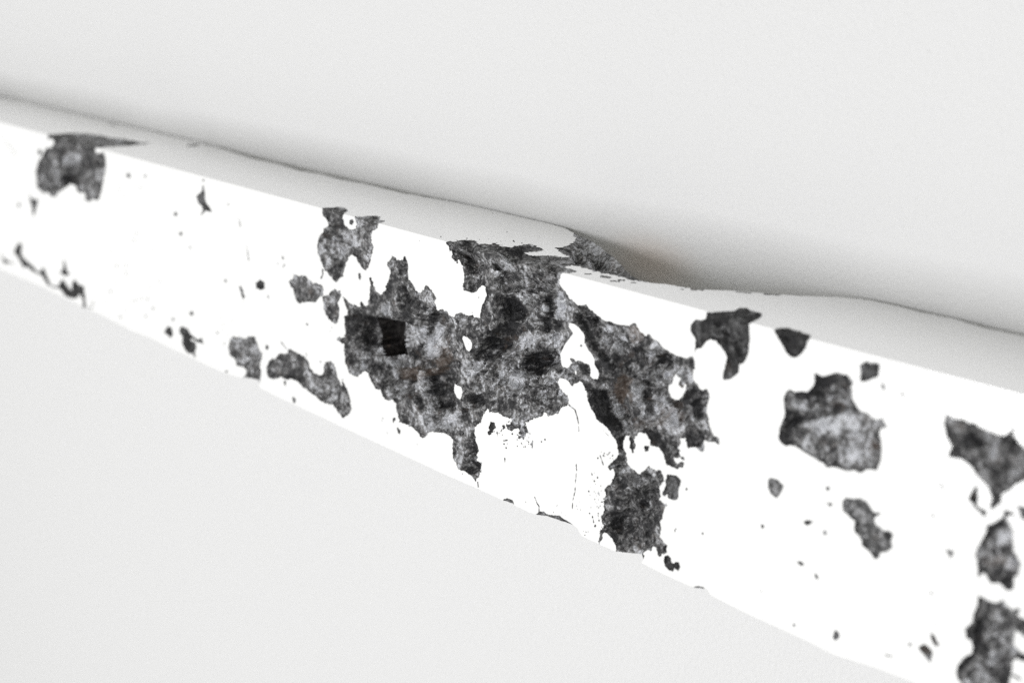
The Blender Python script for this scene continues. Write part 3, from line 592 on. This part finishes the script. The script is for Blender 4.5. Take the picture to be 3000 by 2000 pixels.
def rock(name, dark, mid, light, silver, lift=0.0):
    m, nt, b, N, Lk = mat(name)
    tc = N('ShaderNodeTexCoord'); o = tc.outputs['Object']
    mp = N('ShaderNodeMapping'); mp.inputs['Scale'].default_value = (1.0, .8, 1.0); mp.inputs['Rotation'].default_value = (0, 0, .25); Lk(o, mp.inputs[0])
    a = noise_node(nt, mp.outputs[0], 560, 4, .7); c = noise_node(nt, o, 170, 3, .5); f = N('ShaderNodeTexVoronoi'); f.inputs['Scale'].default_value = 1900
    wv_ = noise_node(nt, o, 900, 2); wm_ = N('ShaderNodeVectorMath'); wm_.operation = 'MULTIPLY_ADD'; wm_.inputs[1].default_value = (.0012, .0012, .0012)
    Lk(wv_.outputs['Color'], wm_.inputs[0]); Lk(mp.outputs[0], wm_.inputs[2]); Lk(wm_.outputs[0], f.inputs['Vector'])
    sx_ = N('ShaderNodeSeparateColor'); Lk(f.outputs['Color'], sx_.inputs[0])
    fm_ = N('ShaderNodeMapRange'); fm_.inputs['To Min'].default_value = .34; fm_.inputs['To Max'].default_value = .66; Lk(sx_.outputs[0], fm_.inputs[0])
    
    at = N('ShaderNodeAttribute'); at.attribute_name = 'mineral_and_shade'  # carries the metal's own tone plus painted light and shade
    mx = N('ShaderNodeMix'); mx.data_type = 'FLOAT'; mx.inputs[0].default_value = .42
    Lk(a.outputs[0], mx.inputs[2]); Lk(fm_.outputs[0], mx.inputs[3])
    mx2 = N('ShaderNodeMix'); mx2.data_type = 'FLOAT'; mx2.inputs[0].default_value = .25
    Lk(mx.outputs[0], mx2.inputs[2]); Lk(c.outputs[0], mx2.inputs[3])
    ad = N('ShaderNodeMath'); ad.operation = 'MULTIPLY_ADD'; ad.inputs[1].default_value = .09
    cz = N('ShaderNodeMapRange'); cz.clamp = False; cz.inputs['To Min'].default_value = -.01; cz.inputs['To Max'].default_value = .99; Lk(mx2.outputs[0], cz.inputs[0])
    Lk(at.outputs['Fac'], ad.inputs[0]); Lk(cz.outputs[0], ad.inputs[2])
    ad2 = N('ShaderNodeMath'); ad2.operation = 'ADD'; ad2.inputs[1].default_value = lift; Lk(ad.outputs[0], ad2.inputs[0])
    r = ramp(nt, ad2.outputs[0], [(.405, dark), (.462, mid), (.525, light), (.59, silver)])
    # rusty brown patches
    rn = noise_node(nt, o, 240, 5, .6)
    rt = N('ShaderNodeAttribute'); rt.attribute_name = 'rust'
    rq = N('ShaderNodeMath'); rq.operation = 'MULTIPLY_ADD'; rq.inputs[1].default_value = .3; Lk(rt.outputs['Fac'], rq.inputs[0]); Lk(rn.outputs[0], rq.inputs[2])
    rr = ramp(nt, rq.outputs[0], [(.60, (0, 0, 0)), (.78, (.38, .38, .38))])
    mc = N('ShaderNodeMix'); mc.data_type = 'RGBA'
    Lk(rr.outputs[0], mc.inputs[0]); Lk(r.outputs[0], mc.inputs[6]); mc.inputs[7].default_value = (.17, .115, .08, 1)
    vo = N('ShaderNodeTexVoronoi'); vo.inputs['Scale'].default_value = 520; Lk(mp.outputs[0], vo.inputs['Vector'])
    vr = N('ShaderNodeMapRange'); vr.inputs['From Min'].default_value = .10; vr.inputs['From Max'].default_value = .30; vr.inputs['To Min'].default_value = .5; Lk(vo.outputs['Distance'], vr.inputs[0])
    mm = N('ShaderNodeMix'); mm.data_type = 'RGBA'; mm.blend_type = 'MULTIPLY'; mm.inputs[0].default_value = 1
    Lk(mc.outputs[2], mm.inputs[6]); Lk(vr.outputs[0], mm.inputs[7])
    Lk(mm.outputs[2], b.inputs['Base Color'])
    rv = N('ShaderNodeMapRange'); rv.inputs['From Min'].default_value = .35; rv.inputs['From Max'].default_value = .65
    rv.inputs['To Min'].default_value = .75; rv.inputs['To Max'].default_value = .38
    Lk(a.outputs[0], rv.inputs[0]); Lk(rv.outputs[0], b.inputs['Roughness'])
    mt = N('ShaderNodeMapRange'); mt.inputs['From Min'].default_value = .42; mt.inputs['From Max'].default_value = .62
    mt.inputs['To Min'].default_value = .1; mt.inputs['To Max'].default_value = .5
    Lk(ad2.outputs[0], mt.inputs[0]); Lk(mt.outputs[0], b.inputs['Metallic'])
    bp = N('ShaderNodeBump'); bp.inputs['Strength'].default_value = .9; bp.inputs['Distance'].default_value = .0018
    Lk(mx.outputs[0], bp.inputs['Height']); Lk(bp.outputs[0], b.inputs['Normal'])
    return m
rock_m = rock('fractured_metal', (.018, .018, .02), (.066, .065, .067), (.255, .252, .252), (.62, .63, .66))
rock_d = rock('dark_fractured_metal', (.014, .014, .015), (.038, .037, .038), (.11, .11, .11), (.24, .24, .25))
hollow_m = rock('hollow_painted_shade', (.010, .009, .009), (.020, .018, .018), (.034, .031, .030), (.055, .05, .048))  # near-black colours stand in for the shade inside the hollow
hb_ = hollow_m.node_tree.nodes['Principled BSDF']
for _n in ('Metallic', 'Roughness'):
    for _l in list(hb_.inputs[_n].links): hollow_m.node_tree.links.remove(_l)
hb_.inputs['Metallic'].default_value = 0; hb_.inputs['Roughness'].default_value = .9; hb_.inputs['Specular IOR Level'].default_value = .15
rock_l = rock('pale_fractured_metal', (.03, .03, .032), (.10, .10, .10), (.26, .26, .265), (.42, .42, .43))

under_m, nt, b, N, Lk = mat('dull_metal')
b.inputs['Metallic'].default_value = 1.0; b.inputs['Base Color'].default_value = (.78, .78, .77, 1); b.inputs['Roughness'].default_value = .45
_o = N('ShaderNodeTexCoord'); _n = noise_node(nt, _o.outputs['Object'], 500, 5); _b = N('ShaderNodeBump')
_b.inputs['Strength'].default_value = .5; _b.inputs['Distance'].default_value = .0008; Lk(_n.outputs[0], _b.inputs['Height']); Lk(_b.outputs[0], b.inputs['Normal'])

# table: matt pale leathery surface
tab, nt, b, N, Lk = mat('pale_grained_surface')
tc_ = N('ShaderNodeTexCoord'); o = tc_.outputs['Object']
b.inputs['Roughness'].default_value = .5; b.inputs['Specular IOR Level'].default_value = .35
vor = N('ShaderNodeTexVoronoi'); vor.inputs['Scale'].default_value = 850; vor.feature = 'SMOOTH_F1'
wn = noise_node(nt, o, 500, 2)
va = N('ShaderNodeVectorMath'); va.operation = 'MULTIPLY_ADD'; va.inputs[1].default_value = (.0022, .0022, .0022)
Lk(wn.outputs['Color'], va.inputs[0]); Lk(o, va.inputs[2]); Lk(va.outputs[0], vor.inputs['Vector'])
ln = noise_node(nt, o, 1300, 4, .6)
mx = N('ShaderNodeMix'); mx.data_type = 'FLOAT'; mx.inputs[0].default_value = .5
Lk(vor.outputs['Distance'], mx.inputs[2]); Lk(ln.outputs[0], mx.inputs[3])
bp = N('ShaderNodeBump'); bp.inputs['Strength'].default_value = .45; bp.inputs['Distance'].default_value = .0008
Lk(mx.outputs[0], bp.inputs['Height']); Lk(bp.outputs[0], b.inputs['Normal'])
# warm rust reflection painted into the table colour beside the chipped corner
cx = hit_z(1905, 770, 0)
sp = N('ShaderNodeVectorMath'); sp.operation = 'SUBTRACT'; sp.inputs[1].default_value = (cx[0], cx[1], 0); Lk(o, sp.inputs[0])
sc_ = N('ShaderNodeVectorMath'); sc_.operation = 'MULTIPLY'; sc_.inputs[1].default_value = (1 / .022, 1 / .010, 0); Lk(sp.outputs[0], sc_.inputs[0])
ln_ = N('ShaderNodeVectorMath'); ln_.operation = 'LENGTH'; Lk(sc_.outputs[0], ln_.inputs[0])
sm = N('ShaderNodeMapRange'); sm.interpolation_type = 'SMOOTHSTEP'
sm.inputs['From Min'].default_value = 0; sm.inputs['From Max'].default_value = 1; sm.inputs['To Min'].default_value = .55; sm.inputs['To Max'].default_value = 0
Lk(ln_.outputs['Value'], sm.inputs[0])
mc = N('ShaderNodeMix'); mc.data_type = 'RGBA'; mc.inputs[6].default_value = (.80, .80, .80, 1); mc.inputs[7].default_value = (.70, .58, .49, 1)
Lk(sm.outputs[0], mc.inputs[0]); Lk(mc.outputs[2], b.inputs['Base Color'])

# ------------------------------------------------------------------ mesh output
def make(name, verts, faces, material, parent=None, smooth=True, tone=None, rust=None):
    usedv, inv = np.unique(faces, return_inverse=True); faces = inv.reshape(faces.shape)
    co = verts[usedv]
    me = bpy.data.meshes.new(name)
    me.vertices.add(len(co)); me.vertices.foreach_set('co', co.astype(np.float32).ravel())
    k = faces.shape[1]
    me.loops.add(faces.size); me.loops.foreach_set('vertex_index', faces.astype(np.int32).ravel())
    me.polygons.add(len(faces)); me.polygons.foreach_set('loop_start', (np.arange(len(faces)) * k).astype(np.int32))
    me.polygons.foreach_set('use_smooth', np.full(len(faces), smooth))
    me.update(calc_edges=True)
    if tone is not None:
        at = me.attributes.new('mineral_and_shade', 'FLOAT', 'POINT'); at.data.foreach_set('value', tone[usedv].astype(np.float32))
        at = me.attributes.new('rust', 'FLOAT', 'POINT'); at.data.foreach_set('value', rust[usedv].astype(np.float32))
    me.materials.append(material)
    ob = bpy.data.objects.new(name, me); scene.collection.objects.link(ob)
    if parent: ob.parent = parent
    return ob

# table top
table = bpy.data.meshes.new('tabletop')
S0 = 4.0
bx = [(-S0, -S0, -.03), (S0, -S0, -.03), (S0, S0, -.03), (-S0, S0, -.03), (-S0, -S0, 0), (S0, -S0, 0), (S0, S0, 0), (-S0, S0, 0)]
table.from_pydata(bx, [], [(0, 3, 2, 1), (4, 5, 6, 7), (0, 1, 5, 4), (1, 2, 6, 5), (2, 3, 7, 6), (3, 0, 4, 7)])
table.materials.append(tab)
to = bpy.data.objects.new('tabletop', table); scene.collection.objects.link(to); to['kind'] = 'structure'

root = bpy.data.objects.new('pitted_metal_bar', None); scene.collection.objects.link(root)
root['label'] = 'long polished metal bar full of dark rough cavities, lying on a pale grained tabletop'
root['category'] = 'metal bar'

# polished faces
vc = V2[tf].mean(1)
ft = make('top_face', XYZ, tf[vc <= 0], polish, root, smooth=False)
fs = make('side_face', XYZ, tf[vc > 0], polish, root, smooth=False)
fs['label'] = 'grey shaded side face mirroring the tabletop'
# cavities: one part per outline, tiny specks and hairline cracks together
o3 = own2[tc]; tri_own = o3.max(1)
areas = {}
for i in range(len(POS)):
    fcs = tc[tri_own == i]
    if len(fcs) == 0: continue
    dep_, tone = POS[i][1], POS[i][4]
    if dep_ <= 16 and tone == 0: tone = -1  # small shallow pits: darker metal colour stands in for deep shade
    ob = make('cavity', XYZ, fcs, rock_d if tone < 0 else (rock_l if tone > 0 else rock_m), root, tone=tone_v, rust=rust_v)
    if i == 0: ob['label'] = 'largest cavity, winding right across the slab'
hol = make('hollow', XYZ, tc[tri_own == 999], hollow_m, root); hol['label'] = 'square hollow inside the largest cavity, its shade painted near-black'
fcs = tc[((tri_own >= len(POS)) & (tri_own < 999)) | (tri_own < 0)]
sp = make('pinholes', XYZ, fcs, rock_m, root); sp['kind'] = 'stuff'

# rough body below the faces (rests on the table)
def contour_v(side):
    n = len(ug); cols = np.arange(0, n, 4); out = []
    for c in cols:
        if side == 'top': vs = vtop[::-1]
        else: vs = vside
        q, _ = project(sheet_pos(np.full(len(vs), ug[c]), vs)); out.append((q, vs))
    Qs = np.vstack([q for q, _ in out]); r = poly_sdf(Qs, outline, 40.0).reshape(len(cols), -1)
    res = []
    for k in range(len(cols)):
        neg = np.nonzero(r[k] < 0)[0]
        # first exit from the sheet going outwards
        inside = r[k] > 0
        j = np.nonzero(inside)[0]
        res.append(out[k][1][j[-1]] if len(j) else 0.0)
    return ug[cols], np.array(res)
uc, vlow = contour_v('top'); _, vup = contour_v('side')
_, dl, _, _, _ = fields(uc, vlow); _, du_, _, _, _ = fields(uc, np.maximum(vup, .0003))
dl = dl + .0006; du_ = du_ + .0006
ring = []
nz = lambda k: fbm(uc * 60, uc * 0 + k * 3.7, 200 + k, 4)
z_b = np.maximum(T - vup, .0004); yl = YE + vlow
ring.append(np.stack([uc, np.full(len(uc), YE) - du_, z_b], 1))
ring.append(np.stack([uc, YE - .0012 - .45 * z_b - .0006 * nz(1) - du_, np.maximum(z_b * .45, .0003)], 1))
ring.append(np.stack([uc, YE - .004 - .9 * z_b + .001 * nz(2) - du_, np.full(len(uc), .0002)], 1))
ring.append(np.stack([uc, yl + .012 + .003 * nz(3), np.full(len(uc), .0002)], 1))
ring.append(np.stack([uc, yl + .003 + .002 * nz(4), np.full(len(uc), .012)], 1))
ring.append(np.stack([uc, yl + .001 + .0008 * nz(5), np.full(len(uc), .024)], 1))
ring.append(np.stack([uc, yl + .0004, T - dl], 1))
RV = np.vstack(ring); m = len(uc); F_ = []
for k in range(len(ring) - 1):
    a = np.arange(m - 1) + k * m
    F_.append(np.stack([a, a + 1, a + 1 + m, a + m], 1))
F_ = np.vstack(F_)
body = make('rough_underside', RV, F_, under_m, root)
# end caps
for e in (0, m - 1):
    idx = np.array([k * m + e for k in range(len(ring))])
    cpt = RV[idx].mean(0)
    vv = np.vstack([RV[idx], [[RV[e][0], YE, T - .001]], [cpt]])
    nrg = len(vv) - 1
    tri = np.array([[i, (i + 1) % nrg, nrg] for i in range(nrg)])
    make('end_face', vv, tri, rock_m, root, smooth=False)
print('tris', len(tf), len(tc))
